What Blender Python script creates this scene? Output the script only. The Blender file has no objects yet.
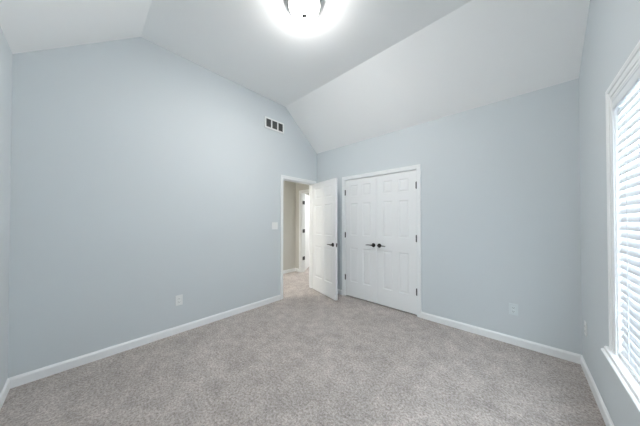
import bpy, bmesh, math
from mathutils import Vector, Matrix

SC = bpy.context.scene
COL = SC.collection
PI = math.pi

# ------------------------------------------------------------------ camera
cd = bpy.data.cameras.new('camera'); cam = bpy.data.objects.new('camera', cd); COL.objects.link(cam)
cam.location = (2.9983, -3.1528, 1.3362)
cam.rotation_euler = (PI / 2 + 0.0106, 0, 0.7473)
cd.sensor_fit = 'HORIZONTAL'; cd.sensor_width = 36.0
cd.lens = 217.06 / 640 * 36
cd.shift_x = 0.24 / 640; cd.shift_y = 5.34 / 640
cd.clip_start = 0.01
SC.camera = cam

# ------------------------------------------------------------------ light
SKY = 10.0
LAMP = 50.0
SC.view_settings.view_transform = 'Standard'; SC.view_settings.look = 'None'
SC.view_settings.gamma = 1; SC.view_settings.use_curve_mapping = False
SC.view_settings.exposure = 0.98
SC.cycles.use_denoising = True
SC.cycles.max_bounces = 16; SC.cycles.diffuse_bounces = 12; SC.cycles.transmission_bounces = 10
SC.cycles.transparent_max_bounces = 12

w = bpy.data.worlds.new('sky'); SC.world = w; w.use_nodes = True
bg = w.node_tree.nodes['Background']
bg.inputs[0].default_value = (0.88, 0.94, 1.0, 1); bg.inputs[1].default_value = SKY

# room measures (metres): left wall x=0, back wall y=0, right wall x=W, front wall y=-D
W, D = 3.408, 3.563
H, HC = 2.680, 3.321
Y1, Y2 = -0.799, -2.763
T = 0.12
EX0, EX1 = -0.845, -0.092          # entry opening (y)
DH = 2.06                          # door opening height
CX0, CX1 = 0.694, 1.930            # closet opening (x)
WY0, WY1 = -1.040, -2.520          # window opening (y)
WZ0, WZ1 = 0.550, 2.050
HX = -1.39                         # hall far wall
HY = 0.64                          # hall end wall
HH = 2.44                          # hall ceiling


def area(name, loc, rot, sx, sy, power, color):
    l = bpy.data.lights.new(name, 'AREA'); l.shape = 'RECTANGLE'; l.size = sx; l.size_y = sy
    l.energy = power; l.color = color
    o = bpy.data.objects.new(name, l); COL.objects.link(o); o.location = loc; o.rotation_euler = rot
    return o


po = area('window_portal', (W + 0.16, (WY0 + WY1) / 2, (WZ0 + WZ1) / 2), (0, PI / 2, 0), WZ1 - WZ0, WY0 - WY1, 1, (1, 1, 1))
po.data.cycles.is_portal = True
area('hall_fill_light', (-1.0, -1.8, HH - 0.03), (0, 0, 0), 0.3, 0.3, 17, (1.0, 0.97, 0.92))  # added fill to brighten the hall, no fixture seen there
area('far_room_fill_light', (-1.0, 1.9, HH - 0.03), (0, 0, 0), 0.6, 0.6, 24, (0.95, 0.97, 1.0))  # unseen fill added to light the open hall door and the room behind

# ------------------------------------------------------------------ materials


def mat(name, color, rough=0.5, metal=0.0, bump=None, spec=0.5, mottled=None):
    m = bpy.data.materials.new(name); m.use_nodes = True
    nt = m.node_tree; b = nt.nodes['Principled BSDF']
    b.inputs['Base Color'].default_value = (*color, 1); b.inputs['Roughness'].default_value = rough
    b.inputs['Metallic'].default_value = metal
    b.inputs['Specular IOR Level'].default_value = spec
    tc = nt.nodes.new('ShaderNodeTexCoord')
    if mottled:
        n = nt.nodes.new('ShaderNodeTexNoise'); n.inputs['Scale'].default_value = mottled[0]
        r = nt.nodes.new('ShaderNodeMapRange'); r.inputs['To Min'].default_value = 1 - mottled[1]; r.inputs['To Max'].default_value = 1 + mottled[1]
        mx = nt.nodes.new('ShaderNodeMix'); mx.data_type = 'RGBA'; mx.blend_type = 'MULTIPLY'; mx.inputs[0].default_value = 1
        mx.inputs[6].default_value = (*color, 1)
        nt.links.new(tc.outputs['Object'], n.inputs['Vector']); nt.links.new(n.outputs['Fac'], r.inputs['Value'])
        nt.links.new(r.outputs[0], mx.inputs[7]); nt.links.new(mx.outputs[2], b.inputs['Base Color'])
    if bump:
        n = nt.nodes.new('ShaderNodeTexNoise'); n.inputs['Scale'].default_value = bump[0]; n.inputs['Detail'].default_value = 3
        bp = nt.nodes.new('ShaderNodeBump'); bp.inputs['Strength'].default_value = bump[1]; bp.inputs['Distance'].default_value = 0.001
        nt.links.new(tc.outputs['Object'], n.inputs['Vector']); nt.links.new(n.outputs['Fac'], bp.inputs['Height'])
        nt.links.new(bp.outputs[0], b.inputs['Normal'])
    return m


M = {}
M['wall'] = mat('blue_grey_paint', (0.622, 0.666, 0.690), 0.65, bump=(350, .12), spec=0.25, mottled=(1.5, .01))
M['hall'] = mat('beige_paint', (0.60, 0.595, 0.56), 0.7, bump=(350, .12), spec=0.2)
M['ceil'] = mat('ceiling_paint', (0.91, 0.92, 0.922), 0.85, bump=(250, .15), spec=0.15)
M['trim'] = mat('white_trim_paint', (0.84, 0.86, 0.87), 0.35, spec=0.4, mottled=(3, .008))
M['door'] = mat('white_door_paint', (0.83, 0.845, 0.85), 0.4, spec=0.4, bump=(120, .05))
M['bronze'] = mat('dark_bronze', (0.035, 0.032, 0.032), 0.35, 0.8)
M['hinge'] = mat('dark_steel', (0.10, 0.10, 0.105), 0.4, 0.7)
M['plastic'] = mat('white_plastic', (0.80, 0.82, 0.82), 0.3)
M['plastic2'] = mat('pale_painted_plastic', (0.67, 0.73, 0.75), 0.4)
M['dark'] = mat('dark_slot', (0.03, 0.03, 0.03), 0.7)
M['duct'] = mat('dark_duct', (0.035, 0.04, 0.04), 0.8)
M['louvre'] = mat('grey_louvre', (0.16, 0.17, 0.17), 0.6)
M['nickel'] = mat('brushed_nickel', (0.17, 0.168, 0.165), 0.45, 0.7)
M['finial'] = mat('dark_nickel', (0.07, 0.07, 0.07), 0.5, 1.0)
M['cord'] = mat('white_cord', (0.8, 0.82, 0.85), 0.8)
M['closet'] = mat('closet_paint', (0.5, 0.5, 0.5), 0.9)


def carpet():
    m = bpy.data.materials.new('cut_pile_carpet'); m.use_nodes = True
    nt = m.node_tree; b = nt.nodes['Principled BSDF']; L = nt.links.new
    b.inputs['Roughness'].default_value = 0.95; b.inputs['Specular IOR Level'].default_value = 0.05
    b.inputs['Sheen Weight'].default_value = 0.15
    tc = nt.nodes.new('ShaderNodeTexCoord')

    def noise(scale, detail, rough=.6):
        n = nt.nodes.new('ShaderNodeTexNoise'); n.inputs['Scale'].default_value = scale
        n.inputs['Detail'].default_value = detail; n.inputs['Roughness'].default_value = rough
        L(tc.outputs['Object'], n.inputs['Vector']); return n
    fine = noise(60, 6, .85); mid = noise(8, 5, .7); big = noise(2.2, 4, .65)
    r1 = nt.nodes.new('ShaderNodeValToRGB')
    e = r1.color_ramp.elements
    e[0].position = 0.34; e[0].color = (0.16, 0.136, 0.122, 1)
    e[1].position = 0.66; e[1].color = (0.66, 0.605, 0.575, 1)
    L(fine.outputs['Fac'], r1.inputs[0])

    def mul(prev, n, a):
        r = nt.nodes.new('ShaderNodeMapRange'); r.inputs['From Min'].default_value = .3; r.inputs['From Max'].default_value = .7
        r.inputs['To Min'].default_value = 1 - a; r.inputs['To Max'].default_value = 1 + a
        L(n.outputs['Fac'], r.inputs['Value'])
        x = nt.nodes.new('ShaderNodeMix'); x.data_type = 'RGBA'; x.blend_type = 'MULTIPLY'; x.inputs[0].default_value = 1
        L(prev, x.inputs[6]); L(r.outputs[0], x.inputs[7]); return x.outputs[2]
    c = mul(r1.outputs[0], mid, .20); c = mul(c, big, .11)
    L(c, b.inputs['Base Color'])
    bp = nt.nodes.new('ShaderNodeBump'); bp.inputs['Strength'].default_value = .7; bp.inputs['Distance'].default_value = .008
    L(fine.outputs['Fac'], bp.inputs['Height']); L(bp.outputs[0], b.inputs['Normal'])
    return m


M['carpet'] = carpet()


def slat_mat():
    m = bpy.data.materials.new('translucent_white_slat'); m.use_nodes = True
    nt = m.node_tree; b = nt.nodes['Principled BSDF']; out = nt.nodes['Material Output']
    b.inputs['Base Color'].default_value = (0.84, 0.87, 0.90, 1); b.inputs['Roughness'].default_value = 0.45
    t = nt.nodes.new('ShaderNodeBsdfTranslucent'); t.inputs[0].default_value = (0.85, 0.9, 0.95, 1)
    mx = nt.nodes.new('ShaderNodeMixShader'); mx.inputs[0].default_value = 0.06
    nt.links.new(b.outputs[0], mx.inputs[1]); nt.links.new(t.outputs[0], mx.inputs[2]); nt.links.new(mx.outputs[0], out.inputs[0])
    return m


M['slat'] = slat_mat()


def glass_mat():
    m = bpy.data.materials.new('clear_window_glass'); m.use_nodes = True
    nt = m.node_tree; out = nt.nodes['Material Output']; nt.nodes.remove(nt.nodes['Principled BSDF'])
    t = nt.nodes.new('ShaderNodeBsdfTransparent'); t.inputs[0].default_value = (0.95, 0.97, 0.97, 1)
    g = nt.nodes.new('ShaderNodeBsdfGlossy'); g.inputs['Roughness'].default_value = 0.02
    mx = nt.nodes.new('ShaderNodeMixShader'); mx.inputs[0].default_value = 0.06
    nt.links.new(t.outputs[0], mx.inputs[1]); nt.links.new(g.outputs[0], mx.inputs[2]); nt.links.new(mx.outputs[0], out.inputs[0])
    return m


M['glass'] = glass_mat()


def bowl_mat():
    m = bpy.data.materials.new('lit_frosted_glass'); m.use_nodes = True
    b = m.node_tree.nodes['Principled BSDF']
    b.inputs['Base Color'].default_value = (0.9, 0.9, 0.88, 1); b.inputs['Roughness'].default_value = 0.4
    b.inputs['Emission Color'].default_value = (1.0, 0.975, 0.94, 1); b.inputs['Emission Strength'].default_value = LAMP
    return m


M['bowl'] = bowl_mat()

# ------------------------------------------------------------------ helpers


def obj(name, bm, m, parent=None, smooth=False):
    bmesh.ops.recalc_face_normals(bm, faces=bm.faces)
    me = bpy.data.meshes.new(name); bm.to_mesh(me); bm.free()
    o = bpy.data.objects.new(name, me); COL.objects.link(o)
    me.materials.append(m)
    if smooth:
        for p in me.polygons: p.use_smooth = True
        try:
            me.set_sharp_from_angle(angle=math.radians(40))
        except Exception:
            pass
    if parent: o.parent = parent
    return o


def struct(name, bm, m, label=None, cat=None):
    o = obj(name, bm, m); o['kind'] = 'structure'
    if label: o['label'] = label
    if cat: o['category'] = cat
    return o


def thing(name, label, cat, loc, rotz=0, group=None, kind=None):
    o = bpy.data.objects.new(name, None); COL.objects.link(o); o.empty_display_size = .1
    o.location = loc; o.rotation_euler = (0, 0, rotz)
    o['label'] = label; o['category'] = cat
    if group: o['group'] = group
    if kind: o['kind'] = kind
    return o


def box(bm, a, b, bev=0):
    a = Vector(a); b = Vector(b)
    lo = Vector([min(a[i], b[i]) for i in range(3)]); hi = Vector([max(a[i], b[i]) for i in range(3)])
    r = bmesh.ops.create_cube(bm, size=1.0)
    for v in r['verts']:
        v.co = Vector([lo[i] + (v.co[i] + .5) * (hi[i] - lo[i]) for i in range(3)])
    if bev:
        es = list({e for v in r['verts'] for e in v.link_edges})
        bmesh.ops.bevel(bm, geom=es, offset=bev, segments=2, affect='EDGES', profile=.5)
    return bm


def bx(a, b, bev=0):
    return box(bmesh.new(), a, b, bev)


def lathe(bm, prof, mtx=Matrix(), n=32, cap=True):
    """prof: list of (r, z); spins about z then applies mtx"""
    rings = []
    for r, z in prof:
        if r < 1e-6:
            rings.append([bm.verts.new(mtx @ Vector((0, 0, z)))])
        else:
            rings.append([bm.verts.new(mtx @ Vector((r * math.cos(2 * PI * k / n), r * math.sin(2 * PI * k / n), z))) for k in range(n)])
    for A, B in zip(rings, rings[1:]):
        for k in range(n):
            q = (k + 1) % n
            if len(A) == 1 and len(B) == 1: continue
            if len(A) == 1: bm.faces.new((A[0], B[k], B[q]))
            elif len(B) == 1: bm.faces.new((A[k], A[q], B[0]))
            else: bm.faces.new((A[k], A[q], B[q], B[k]))
    if cap:
        for R in (rings[0], rings[-1]):
            if len(R) > 2: bm.faces.new(R)
    return bm


def tube(bm, pts, radii, n=14, flat=1.0):
    """round bar through pts with a radius at each; flat squeezes it vertically"""
    pts = [Vector(p) for p in pts]; rings = []
    for i, p in enumerate(pts):
        d = (pts[min(i + 1, len(pts) - 1)] - pts[max(i - 1, 0)]).normalized()
        up = Vector((0, 0, 1)) if abs(d.z) < .9 else Vector((0, 1, 0))
        s = d.cross(up).normalized(); u = s.cross(d).normalized()
        rings.append([bm.verts.new(p + radii[i] * (math.cos(2 * PI * k / n) * s + flat * math.sin(2 * PI * k / n) * u)) for k in range(n)])
    for A, B in zip(rings, rings[1:]):
        for k in range(n):
            q = (k + 1) % n; bm.faces.new((A[k], A[q], B[q], B[k]))
    bm.faces.new(rings[0]); bm.faces.new(rings[-1])
    return bm


def grid_wall(us, rows, holes, place, thick):
    """us: column breaks; rows(u): list of z breaks at u; holes: set of (col,row); place(u,z)->Vector; thick: Vector"""
    bm = bmesh.new(); vs = [[bm.verts.new(place(u, z)) for z in rows(u)] for u in us]
    fs = []
    for i in range(len(us) - 1):
        for j in range(len(vs[0]) - 1):
            if (i, j) in holes: continue
            fs.append(bm.faces.new((vs[i][j], vs[i + 1][j], vs[i + 1][j + 1], vs[i][j + 1])))
    r = bmesh.ops.extrude_face_region(bm, geom=fs)
    for v in r['geom']:
        if isinstance(v, bmesh.types.BMVert): v.co += thick
    loose = [v for v in bm.verts if not v.link_faces]
    bmesh.ops.delete(bm, geom=loose, context='VERTS')
    return bm


def gz(y):
    if y > Y1: return H + (HC - H) * (-y) / (-Y1)
    if y < Y2: return H + (HC - H) * (y + D) / (Y2 + D)
    return HC


def run(bm, prof, a, b, out, up=Vector((0, 0, 1)), ma=0.0, mb=0.0):
    """extrude profile [(o,h)] from a to b; o along out, h along up; ma/mb: miter slope at the ends"""
    a = Vector(a); b = Vector(b); out = Vector(out); d = (b - a).normalized()
    A = [bm.verts.new(a + out * o + up * h + d * (o * ma)) for o, h in prof]
    B = [bm.verts.new(b + out * o + up * h - d * (o * mb)) for o, h in prof]
    n = len(prof)
    for k in range(n):
        q = (k + 1) % n; bm.faces.new((A[k], A[q], B[q], B[k]))
    bm.faces.new(A); bm.faces.new(B)
    return bm


def casing(bm, x0, x1, h, place, out, wl=.057, wr=.057, zb=0.0):
    """mitred three-sided casing round an opening; place(u,z)->Vector on the wall, out: wall normal"""
    out = Vector(out)
    prof = [(0.004, 0), (0.004, .009), (.010, .0105), (.016, .010), (.030, .012), (.040, .0155), (.050, .017), (.057, .015), (.057, 0)]
    rings = []
    for o, t in prof:
        k = o / .057
        rings.append([bm.verts.new(place(u, z) + out * t) for u, z in
                      ((x0 - k * wl, zb), (x0 - k * wl, h + o), (x1 + k * wr, h + o), (x1 + k * wr, zb))])
    n = len(prof)
    for i in range(n):
        A, B = rings[i], rings[(i + 1) % n]
        for k in range(3): bm.faces.new((A[k], A[k + 1], B[k + 1], B[k]))
    bm.faces.new([r[0] for r in rings]); bm.faces.new([r[3] for r in rings])
    return bm


# ------------------------------------------------------------------ room shell
V = Vector
struct('floor', bx((-2.9, -D - T, -.10), (W + .14, 3.1, 0)), M['carpet'])

# left wall with the entry opening
ys = [-D - T, Y2, EX0, Y1, EX1, T]
rows = lambda y: [0, DH, max(gz(max(min(y, 0), -D)), DH + .1)]
struct('wall_left', grid_wall(ys, rows, {(2, 0), (3, 0)}, lambda y, z: V((0, y, z)), V((-T, 0, 0))), M['wall'])

# right wall with the window opening
ys = [-D - T, Y2, WY1, WY0, Y1, T]
rows = lambda y: [0, WZ0 - .012, WZ1, gz(max(min(y, 0), -D))]
struct('wall_right', grid_wall(ys, rows, {(2, 1)}, lambda y, z: V((W, y, z)), V((.14, 0, 0))), M['wall'])

# back wall with the closet opening
struct('wall_back', grid_wall([0, CX0, CX1, W], lambda x: [0, DH, H], {(1, 0)}, lambda x, z: V((x, 0, z)), V((0, T, 0))), M['wall'])
struct('wall_front', bx((0, -D - T, 0), (W, -D, H)), M['wall'])

# vaulted ceiling: flat middle strip and two slopes
bm = bmesh.new()
prof = [(T, H - (HC - H) * T / Y1 * 0), (0, H), (Y1, HC), (Y2, HC), (-D, H), (-D - T, H)]
a = [bm.verts.new((-T, y, z)) for y, z in prof]; b = [bm.verts.new((W + .14, y, z)) for y, z in prof]
fs = [bm.faces.new((a[k], b[k], b[k + 1], a[k + 1])) for k in range(5)]
r = bmesh.ops.extrude_face_region(bm, geom=fs)
for v in r['geom']:
    if isinstance(v, bmesh.types.BMVert): v.co.z += .15
struct('ceiling', bm, M['ceil'])

# closet interior behind the double doors
bm = bmesh.new()
box(bm, (0.3, .75, 0), (2.4, .80, DH + .2)); box(bm, (0.25, T, 0), (0.3, .80, DH + .2)); box(bm, (2.4, T, 0), (2.45, .80, DH + .2))
box(bm, (0.25, T, DH + .2), (2.45, .80, DH + .25))
struct('wall_closet', bm, M['closet'])

# hallway beyond the entry opening
struct('wall_hall_far', bx((HX - T, -2.3, 0), (HX, HY + T, HH)), M['hall'])
struct('wall_hall_near_end', bx((HX, -2.3 - T, 0), (-T, -2.3, HH)), M['hall'])
struct('wall_hall_right', bx((-T, T, 0), (0, HY + T, HH)), M['hall'])
struct('wall_hall_lining', grid_wall([-2.3, EX0, EX1, T], lambda y: [0, DH, HH], {(1, 0)}, lambda y, z: V((-T - .004, y, z)), V((.004, 0, 0))), M['hall'])
FX0, FX1 = -1.18, -.42
struct('wall_hall_end', grid_wall([HX, FX0, FX1, -T], lambda x: [0, DH, HH], {(1, 0)}, lambda x, z: V((x, HY, z)), V((0, T, 0))), M['hall'])
struct('ceiling_hall', bx((HX - T, -2.3 - T, HH), (-T, HY + T, HH + .1)), M['ceil'])
# room past the hall's end doorway
bm = bmesh.new()
box(bm, (-2.8, HY + T, 0), (-2.7, 2.9, HH)); box(bm, (-2.7, 2.8, 0), (.1, 2.9, HH)); box(bm, (0, HY + T + .04, 0), (.1, 2.8, HH)); box(bm, (-2.7, HY, 0), (HX - T, HY + T, HH))
struct('wall_far_room', bm, M['hall'])
struct('ceiling_far_room', bx((-2.8, HY + T, HH), (.1, 2.9, HH + .1)), M['ceil'])

# baseboards
BP = [(0, 0), (.013, 0), (.013, .064), (.011, .072), (.006, .080), (.004, .085), (0, .085)]
struct('baseboard_left', run(bmesh.new(), BP, (0, -D, 0), (0, EX0 - .057, 0), (1, 0, 0), ma=1), M['trim'])
bm = run(bmesh.new(), BP, (0.018, 0, 0), (CX0 - .057, 0, 0), (0, -1, 0))
run(bm, BP, (CX1 + .057, 0, 0), (W, 0, 0), (0, -1, 0), mb=1)
struct('baseboard_back', bm, M['trim'])
struct('baseboard_right', run(bmesh.new(), BP, (W, -D, 0), (W, 0, 0), (-1, 0, 0), ma=1, mb=1), M['trim'])
struct('baseboard_front', run(bmesh.new(), BP, (0, -D, 0), (W, -D, 0), (0, 1, 0), ma=1, mb=1), M['trim'])
bm = run(bmesh.new(), BP, (HX, -2.3, 0), (HX, HY, 0), (1, 0, 0), mb=1)
run(bm, BP, (HX, HY, 0), (FX0 - .06, HY, 0), (0, -1, 0), ma=1)
struct('baseboard_hall', bm, M['trim'])

# door casings and jambs
JT = .019


def jamb(bm, u0, u1, h, place, t0, t1, stop=None):
    """lining of an opening: the rough opening is JT wider than u0..u1"""
    for a_, b_ in (((u0, 0, t0), (u0 + .004, h, t1)), ((u1 - .004, 0, t0), (u1, h, t1)), ((u0, h - .004, t0), (u1, h, t1))):
        box(bm, place(*a_), place(*b_))
    if stop:
        s0, s1 = stop
        for a_, b_ in (((u0, 0, s0), (u0 + .014, h, s1)), ((u1 - .014, 0, s0), (u1, h, s1)), ((u0, h - .014, s0), (u1, h, s1))):
            box(bm, place(*a_), place(*b_))


bm = casing(bmesh.new(), EX0, EX1, DH, lambda y, z: V((0, y, z)), (1, 0, 0))
casing(bm, EX0, EX1, DH, lambda y, z: V((-T - .004, y, z)), (-1, 0, 0))
jamb(bm, EX0, EX1, DH, lambda u, z, t: V((t, u, z)), -T - .006, .002, (-.075, -.042))
struct('trim_1', bm, M['trim'], 'white painted casing around the open bedroom doorway', 'door trim')
bm = casing(bmesh.new(), CX0, CX1, DH, lambda x, z: V((x, 0, z)), (0, -1, 0))
jamb(bm, CX0, CX1, DH, lambda u, z, t: V((u, t, z)), -.002, T, (.042, .075))
struct('trim_2', bm, M['trim'], 'white painted casing around the double closet doors', 'door trim')
bm = casing(bmesh.new(), FX0, FX1, DH, lambda x, z: V((x, HY, z)), (0, -1, 0), .06, .06)
jamb(bm, FX0, FX1, DH, lambda u, z, t: V((u, t, z)), HY - .002, HY + T, (HY + .04, HY + .075))
struct('trim_3', bm, M['trim'], 'white casing around the doorway at the end of the hall', 'door trim')

# ------------------------------------------------------------------ doors
PZ = [(.255, .845), (1.06, 1.615), (1.735, 1.93)]      # panel heights of a six panel door


def door_leaf(wd, h=2.035, t=.035):
    """moulded six panel slab: x 0..wd, y 0..t, z 0..h, both faces panelled"""
    bm = bmesh.new()
    st = .105; mu = .095; pw = (wd - 2 * st - mu) / 2
    xs = [0, st, st + pw, st + pw + mu, wd - st, wd]
    zs = [0] + [z for p in PZ for z in p] + [h]
    for y, s in ((0, 1), (t, -1)):
        vs = [[bm.verts.new((x, y, z)) for z in zs] for x in xs]
        for i in range(5):
            for j in range(len(zs) - 1):
                q = [vs[i][j], vs[i + 1][j], vs[i + 1][j + 1], vs[i][j + 1]]
                if i in (1, 3) and j in (1, 3, 5):
                    prev = q
                    for ins, dep in ((.004, .004), (.011, .007), (.017, .007), (.042, .002)):
                        x0, x1, z0, z1 = xs[i] + ins, xs[i + 1] - ins, zs[j] + ins, zs[j + 1] - ins
                        n = [bm.verts.new(c) for c in ((x0, y + s * dep, z0), (x1, y + s * dep, z0), (x1, y + s * dep, z1), (x0, y + s * dep, z1))]
                        for k in range(4): bm.faces.new((prev[k], prev[(k + 1) % 4], n[(k + 1) % 4], n[k]))
                        prev = n
                    bm.faces.new(prev)
                else:
                    bm.faces.new(q)
    bmesh.ops.remove_doubles(bm, verts=bm.verts, dist=1e-5)
    # close the rim
    rim = lambda x, z: abs(x) < 1e-6 or abs(x - wd) < 1e-6 or abs(z) < 1e-6 or abs(z - h) < 1e-6
    ed = [e for e in bm.edges if len(e.link_faces) == 1]
    bmesh.ops.bridge_loops(bm, edges=ed)
    return bm


def lever_parts(parent, x, z, y, ny, tx):
    """lever set on a face at y with outward direction ny (+1/-1); the lever points along tx"""
    mtx = Matrix.Translation((x, y, z)) @ (Matrix.Rotation(PI / 2, 4, 'X') if ny < 0 else Matrix.Rotation(-PI / 2, 4, 'X'))
    bm = lathe(bmesh.new(), [(.033, 0), (.033, .006), (.030, .010), (.020, .013), (.013, .016), (.012, .045), (0, .045)], mtx, 28)
    rose = obj('door_handle', bm, M['bronze'], parent, True)
    yy = y + ny * .045
    bm = tube(bmesh.new(), [(x - tx * .012, yy, z), (x + tx * .01, yy + ny * .003, z), (x + tx * .05, yy + ny * .004, z + .003), (x + tx * .09, yy, z + .001), (x + tx * .118, yy - ny * .006, z - .003)],
              [.010, .0115, .009, .0085, .007], 14, .8)
    lv = obj('lever', bm, M['bronze'], rose, True)
    return rose


def hinge_part(parent, x, y, z):
    bm = lathe(bmesh.new(), [(.0, -.052), (.005, -.050), (.0075, -.046), (.0075, .046), (.005, .050), (0, .052)], Matrix.Translation((x, y, z)), 14)
    box(bm, (x - .012, y + .002, z - .044), (x + .012, y + .006, z + .044))
    return obj('hinge', bm, M['hinge'], parent, True)


# entry door, standing open into the room; local x runs from hinge to free edge, y=0 is the face that turns to the room's inside
ang = math.atan2(-.238, .743) + math.atan2(.035, .779)
d1 = thing('door_1', 'white six-panel door standing open into the room beside the closet', 'door', (.004, -.096, .014), ang, kind='structure')
LW = .775
bm = door_leaf(LW); bmesh.ops.translate(bm, verts=bm.verts, vec=(.004, -.035, 0))
obj('door_panel', bm, M['door'], d1)
lever_parts(d1, LW - .075, .915, -.035, -1, -1)
lever_parts(d1, LW - .075, .915, 0, 1, -1)
obj('latch_plate', bx((LW + .003, -.030, .885), (LW + .0055, -.005, .945)), M['hinge'], d1)
obj('latch_bolt', bx((LW + .004, -.024, .905), (LW + .013, -.011, .926), .002), M['hinge'], d1)
for z in (.32, 1.06, 1.815):
    bm = lathe(bmesh.new(), [(.0, -.052), (.005, -.050), (.0075, -.046), (.0075, .046), (.005, .050), (0, .052)], Matrix.Translation((-.004, .006, z)), 14)
    box(bm, (-.002, -.030, z - .044), (.0045, .002, z + .044))
    obj('hinge', bm, M['hinge'], d1, True)

# closet double doors
gap = .004
cw = (CX1 - CX0 - 2 * .007 - gap) / 2
for n, x0, hx, lx, tx, lab in ((2, CX0 + .007, -.003, cw - .055, -1, 'left leaf of the white double closet doors with dark lever'),
                               (3, CX0 + .007 + cw + gap, cw + .003, .043, 1, 'right leaf of the white double closet doors with dark lever')):
    d = thing('door_%d' % n, lab, 'door', (x0, .004, .021), kind='structure')
    obj('door_panel', door_leaf(cw, 2.027), M['door'], d)
    lever_parts(d, lx, .921, 0, -1, tx)
    for z in (.318, 1.064, 1.813): hinge_part(d, hx, -.008, z)

# hall door, seen through the opening
hd = thing('door_4', 'white hall door with black hinges swung open at the end of the hall', 'door', (FX0 + .008, HY + T + .006, .014), math.atan2(.83, -.56), kind='structure')
bm = door_leaf(.745); bmesh.ops.translate(bm, verts=bm.verts, vec=(.003, 0, 0))
obj('door_panel', bm, M['door'], hd)
mtx = Matrix.Translation((.69, 0, .945)) @ Matrix.Rotation(PI / 2, 4, 'X')
bm = lathe(bmesh.new(), [(.032, 0), (.032, .006), (.014, .012), (.011, .03), (.022, .038), (.028, .05), (.024, .062), (0, .066)], mtx, 24)
obj('door_knob', bm, M['bronze'], hd, True)
inv = hd.matrix_basis.inverted()
for z in (.355, 1.066, 1.806):
    bm = bx((FX0 + .004, HY + T - .036, z - .045), (FX0 + .007, HY + T - .002, z + .045))
    lathe(bm, [(0, -.048), (.0075, -.046), (.0075, .046), (0, .048)], Matrix.Translation((FX0 + .010, HY + T + .003, z)), 12)
    box(bm, (FX0 + .004, HY + .045, z - .045), (FX0 + .0195, HY + T - .03, z + .045))
    bmesh.ops.transform(bm, verts=bm.verts, matrix=hd.matrix_basis.inverted())
    obj('hinge', bm, M['hinge'], hd)

# ------------------------------------------------------------------ window
wn = thing('window_1', 'large white framed window behind closed blinds in the right wall', 'window', (W, (WY0 + WY1) / 2, WZ0), kind='structure')
wo = V((W, (WY0 + WY1) / 2, WZ0))


def wobj(name, bm, m, parent=wn, smooth=False):
    bmesh.ops.translate(bm, verts=bm.verts, vec=-wo)
    return obj(name, bm, m, parent, smooth)


# casing (three sides, wider than the door casings)
bm = bmesh.new()
prof = [(0, 0), (0, .008), (.006, .010), (.012, .010), (.016, .007), (.024, .007), (.028, .011), (.050, .012), (.056, .009), (.062, .009), (.066, .014), (.078, .018), (.088, .017), (.090, .014), (.090, 0)]
rings = [[bm.verts.new((W - t, y, z)) for y, z in ((WY0 + o, WZ0), (WY0 + o, WZ1 + o), (WY1 - o, WZ1 + o), (WY1 - o, WZ0))] for o, t in prof]
for i in range(len(prof)):
    A, B = rings[i], rings[(i + 1) % len(prof)]
    for k in range(3): bm.faces.new((A[k], A[k + 1], B[k + 1], B[k]))
bm.faces.new([r_[0] for r_ in rings]); bm.faces.new([r_[3] for r_ in rings])
wobj('window_casing', bm, M['trim'])
# stool with a moulded front edge
SP = [(.026, 0), (.030, -.003), (.033, -.018), (.041, -.021), (.045, -.026), (.043, -.031), (.030, -.034)]
bm = run(bmesh.new(), [(0, WZ0 - .034), (0, WZ0)] + [(o, WZ0 + h) for o, h in SP], (W, WY0 + .115, 0), (W, WY1 - .115, 0), (-1, 0, 0))
box(bm, (W, WY0, WZ0 - .012), (W + .09, WY1, WZ0))
wobj('window_sill', bm, M['trim'])
# jamb lining
bm = bmesh.new()
box(bm, (W, WY0 - .006, WZ0), (W + .14, WY0, WZ1)); box(bm, (W, WY1, WZ0), (W + .14, WY1 + .006, WZ1)); box(bm, (W, WY1, WZ1 - .006), (W + .14, WY0, WZ1))
wobj('window_jamb', bm, M['trim'])
# two double-hung sashes side by side
ym = (WY0 + WY1) / 2
fr = bmesh.new()
box(fr, (W + .09, ym - .03, WZ0), (W + .14, ym + .03, WZ1))
for y0, y1 in ((WY1 + .006, ym - .03), (ym + .03, WY0 - .006)):
    for z0, z1, xx in ((WZ0, 1.33, .092), (1.29, WZ1 - .006, .115)):
        box(fr, (W + xx, y0, z0), (W + xx + .023, y0 + .04, z1)); box(fr, (W + xx, y1 - .04, z0), (W + xx + .023, y1, z1))
        box(fr, (W + xx, y0, z0), (W + xx + .023, y1, z0 + .045)); box(fr, (W + xx, y0, z1 - .04), (W + xx + .023, y1, z1))
        g = bx((W + xx + .009, y0 + .04, z0 + .045), (W + xx + .013, y1 - .04, z1 - .04))
        wobj('window_pane', g, M['glass'])
wobj('window_frame', fr, M['trim'])

# ------------------------------------------------------------------ blinds (hang in the window)
BX = .019
bl = thing('window_blind', 'white horizontal slat blind lowered and tilted shut in the window', 'blind', (W + BX, ym, WZ0))
bo = V((W + BX, ym, WZ0))


def bobj(name, bm, m, parent=bl, smooth=False):
    bmesh.ops.translate(bm, verts=bm.verts, vec=-bo)
    return obj(name, bm, m, parent, smooth)


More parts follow.
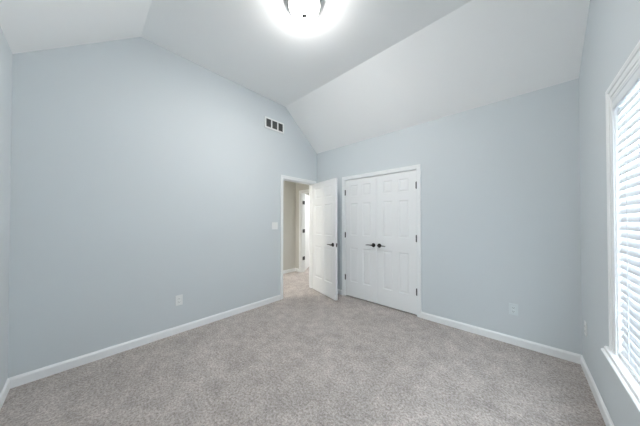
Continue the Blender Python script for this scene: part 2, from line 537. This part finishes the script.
BY0, BY1 = WY0 - .002, WY1 + .002
bobj('headrail', bx((W + .003, BY1, WZ1 - .046), (W + .050, BY0, WZ1 - .004), .003), M['plastic'])
vb = run(bmesh.new(), [(0, 0), (.008, .002), (.010, .010), (.008, .044), (.011, .050), (.011, .056), (0, .056)], (W + .001, BY0 + .002, WZ1 - .058), (W + .001, BY1 - .002, WZ1 - .058), (-1, 0, 0))
bobj('valance', vb, M['slat'])
SPC, SWD, TIL = .0445, .051, math.radians(72)
zt = WZ1 - .075; n = int((zt - WZ0 - .03) / SPC)
bm = bmesh.new(); zz = []
for k in range(n + 1):
    zc = zt - k * SPC; zz.append(zc)
    P = []
    for s in (-1, -.5, 0, .5, 1):
        l = s * SWD / 2; c = .0035 * (1 - s * s)
        # room-side edge (negative x) hangs low
        dx = l * math.cos(TIL) - c * math.sin(TIL); dz = l * math.sin(TIL) + c * math.cos(TIL)
        P.append((dx, dz))
    nx, nz = math.sin(TIL) * .0028, -math.cos(TIL) * .0028
    Q = P + [(x + nx, z + nz) for x, z in reversed(P)]
    A = [bm.verts.new((W + BX + x, BY0, zc + z)) for x, z in Q]; B = [bm.verts.new((W + BX + x, BY1, zc + z)) for x, z in Q]
    for i in range(len(Q)):
        j = (i + 1) % len(Q); bm.faces.new((A[i], A[j], B[j], B[i]))
    bm.faces.new(A); bm.faces.new(B)
bobj('slats', bm, M['slat'])
zb = zz[-1] - .045
bobj('bottom_rail', bx((W + .003, BY1, max(WZ0 + .004, zb)), (W + .045, BY0, max(WZ0 + .004, zb) + .018), .003), M['plastic'])
bm = bmesh.new()
for y in (BY0 - .16, BY0 - .55, ym, BY1 + .55, BY1 + .16):
    for x in (W + BX - .0165, W + BX + .0165):
        box(bm, (x - .001, y - .0018, WZ0 + .01), (x + .001, y + .0018, WZ1 - .05))
bobj('ladder_cord', bm, M['cord'])
# ------------------------------------------------------------------ ceiling light
cl = thing('ceiling_light', 'round flush ceiling light with lit frosted glass bowl and nickel rim', 'ceiling light', (1.572, -1.818, HC))
bm = lathe(bmesh.new(), [(.134, 0), (.138, -.004), (.139, -.022), (.1455, -.028), (.1475, -.038), (.146, -.045), (.139, -.046), (.1345, -.044), (.133, -.02), (0, -.02)], n=64, cap=False)
obj('rim', bm, M['nickel'], cl, True)
R_ = .1335
bm = lathe(bmesh.new(), [(R_ * math.cos(t), -.041 - .085 * math.sin(t)) for t in [i * PI / 2 / 14 for i in range(14)]] + [(0, -.126)], n=64, cap=False)
obj('glass_bowl', bm, M['bowl'], cl, True)
bm = lathe(bmesh.new(), [(0, -.1272), (.026, -.1275), (.027, -.133), (.012, -.139), (.006, -.142), (.006, -.149), (.010, -.154), (.009, -.160), (.004, -.166), (0, -.167)], n=24, cap=False)
obj('finial', bm, M['finial'], cl, True)
ld = bpy.data.lights.new('bulb_light', 'AREA'); ld.shape = 'DISK'; ld.size = .12; ld.energy = 12.5; ld.color = (1.0, .975, .94)
lo = bpy.data.objects.new('bulb_light', ld); COL.objects.link(lo); lo.location = (1.572, -1.818, HC - .1270)

# ------------------------------------------------------------------ air return grille on the left wall
vt = thing('air_vent', 'white three-section air return grille high on the left wall', 'air vent', (0, -1.026, 2.921))
bm = bmesh.new()
hw, hh = .190, .088
yb = [-hw, -hw + .026, -.072, -.050, .050, .072, hw - .026, hw]
for i in range(0, 8, 2): box(bm, (0, yb[i], -hh), (.012, yb[i + 1], hh))
box(bm, (0, -hw, -hh), (.0125, hw, -hh + .024)); box(bm, (0, -hw, hh - .024), (.0125, hw, hh))
obj('vent_frame', bm, M['plastic'], vt)
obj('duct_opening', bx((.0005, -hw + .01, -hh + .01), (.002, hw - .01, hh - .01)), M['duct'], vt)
for i in (1, 3, 5):
    bm = bmesh.new()
    for k in range(9):
        z = -hh + .030 + k * .0145
        run(bm, [(.003, z), (.010, z + .006), (.0105, z + .005), (.0035, z - .001)], (0, yb[i], 0), (0, yb[i + 1], 0), (1, 0, 0))
    obj('louvre', bm, M['louvre'], vt)

# ------------------------------------------------------------------ switch and outlets


def outlet(label, loc, rotz, m, group='wall outlets'):
    """local: plate in the xz plane, facing -y"""
    t = thing('wall_outlet', label, 'outlet', loc, rotz, group)
    obj('cover_plate', bx((-.037, -.006, -.060), (.037, 0, .060), .002), m, t)
    for zc in (-.020, .020):
        bm = bx((-.0165, -.0085, zc - .0145), (.0165, -.005, zc + .0145), .004)
        r_ = obj('receptacle', bm, m, t)
        bm = bx((-.0075, -.0088, zc - .003), (-.0055, -.0083, zc + .006)); box(bm, (.0055, -.0088, zc - .003), (.0075, -.0083, zc + .005))
        lathe(bm, [(0, .0083), (.0025, .0083), (.0025, .0088), (0, .0088)], Matrix.Translation((0, 0, zc - .008)) @ Matrix.Rotation(PI / 2, 4, 'X'), 10)
        obj('slot', bm, M['dark'], r_)
    bm = lathe(bmesh.new(), [(0, .0058), (.003, .0068), (.0015, .0072), (0, .0072)], Matrix.Rotation(PI / 2, 4, 'X'), 10)
    obj('screw', bm, M['plastic'], t)
    return t


outlet('white wall outlet low on the left wall above its baseboard', (0, -2.387, .388), PI / 2, M['plastic'])
outlet('pale outlet low on the wall to the right of the closet doors', (2.932, 0, .377), 0, M['plastic2'])
outlet('white outlet on the window wall between back corner and window', (W, -.192, .398), -PI / 2, M['plastic'])

sw = thing('light_switch', 'white double rocker light switch beside the open doorway casing', 'light switch', (0, -1.018, 1.250), PI / 2)
obj('cover_plate', bx((-.058, -.006, -.058), (.058, 0, .058), .002), M['plastic'], sw)
for xc in (-.023, .023):
    bm = bmesh.new()
    run(bm, [(.005, -.033), (.0075, -.033), (.0095, 0), (.0065, .033), (.005, .033)], (xc - .0165, 0, 0), (xc + .0165, 0, 0), (0, -1, 0))
    obj('rocker', bm, M['plastic'], sw)
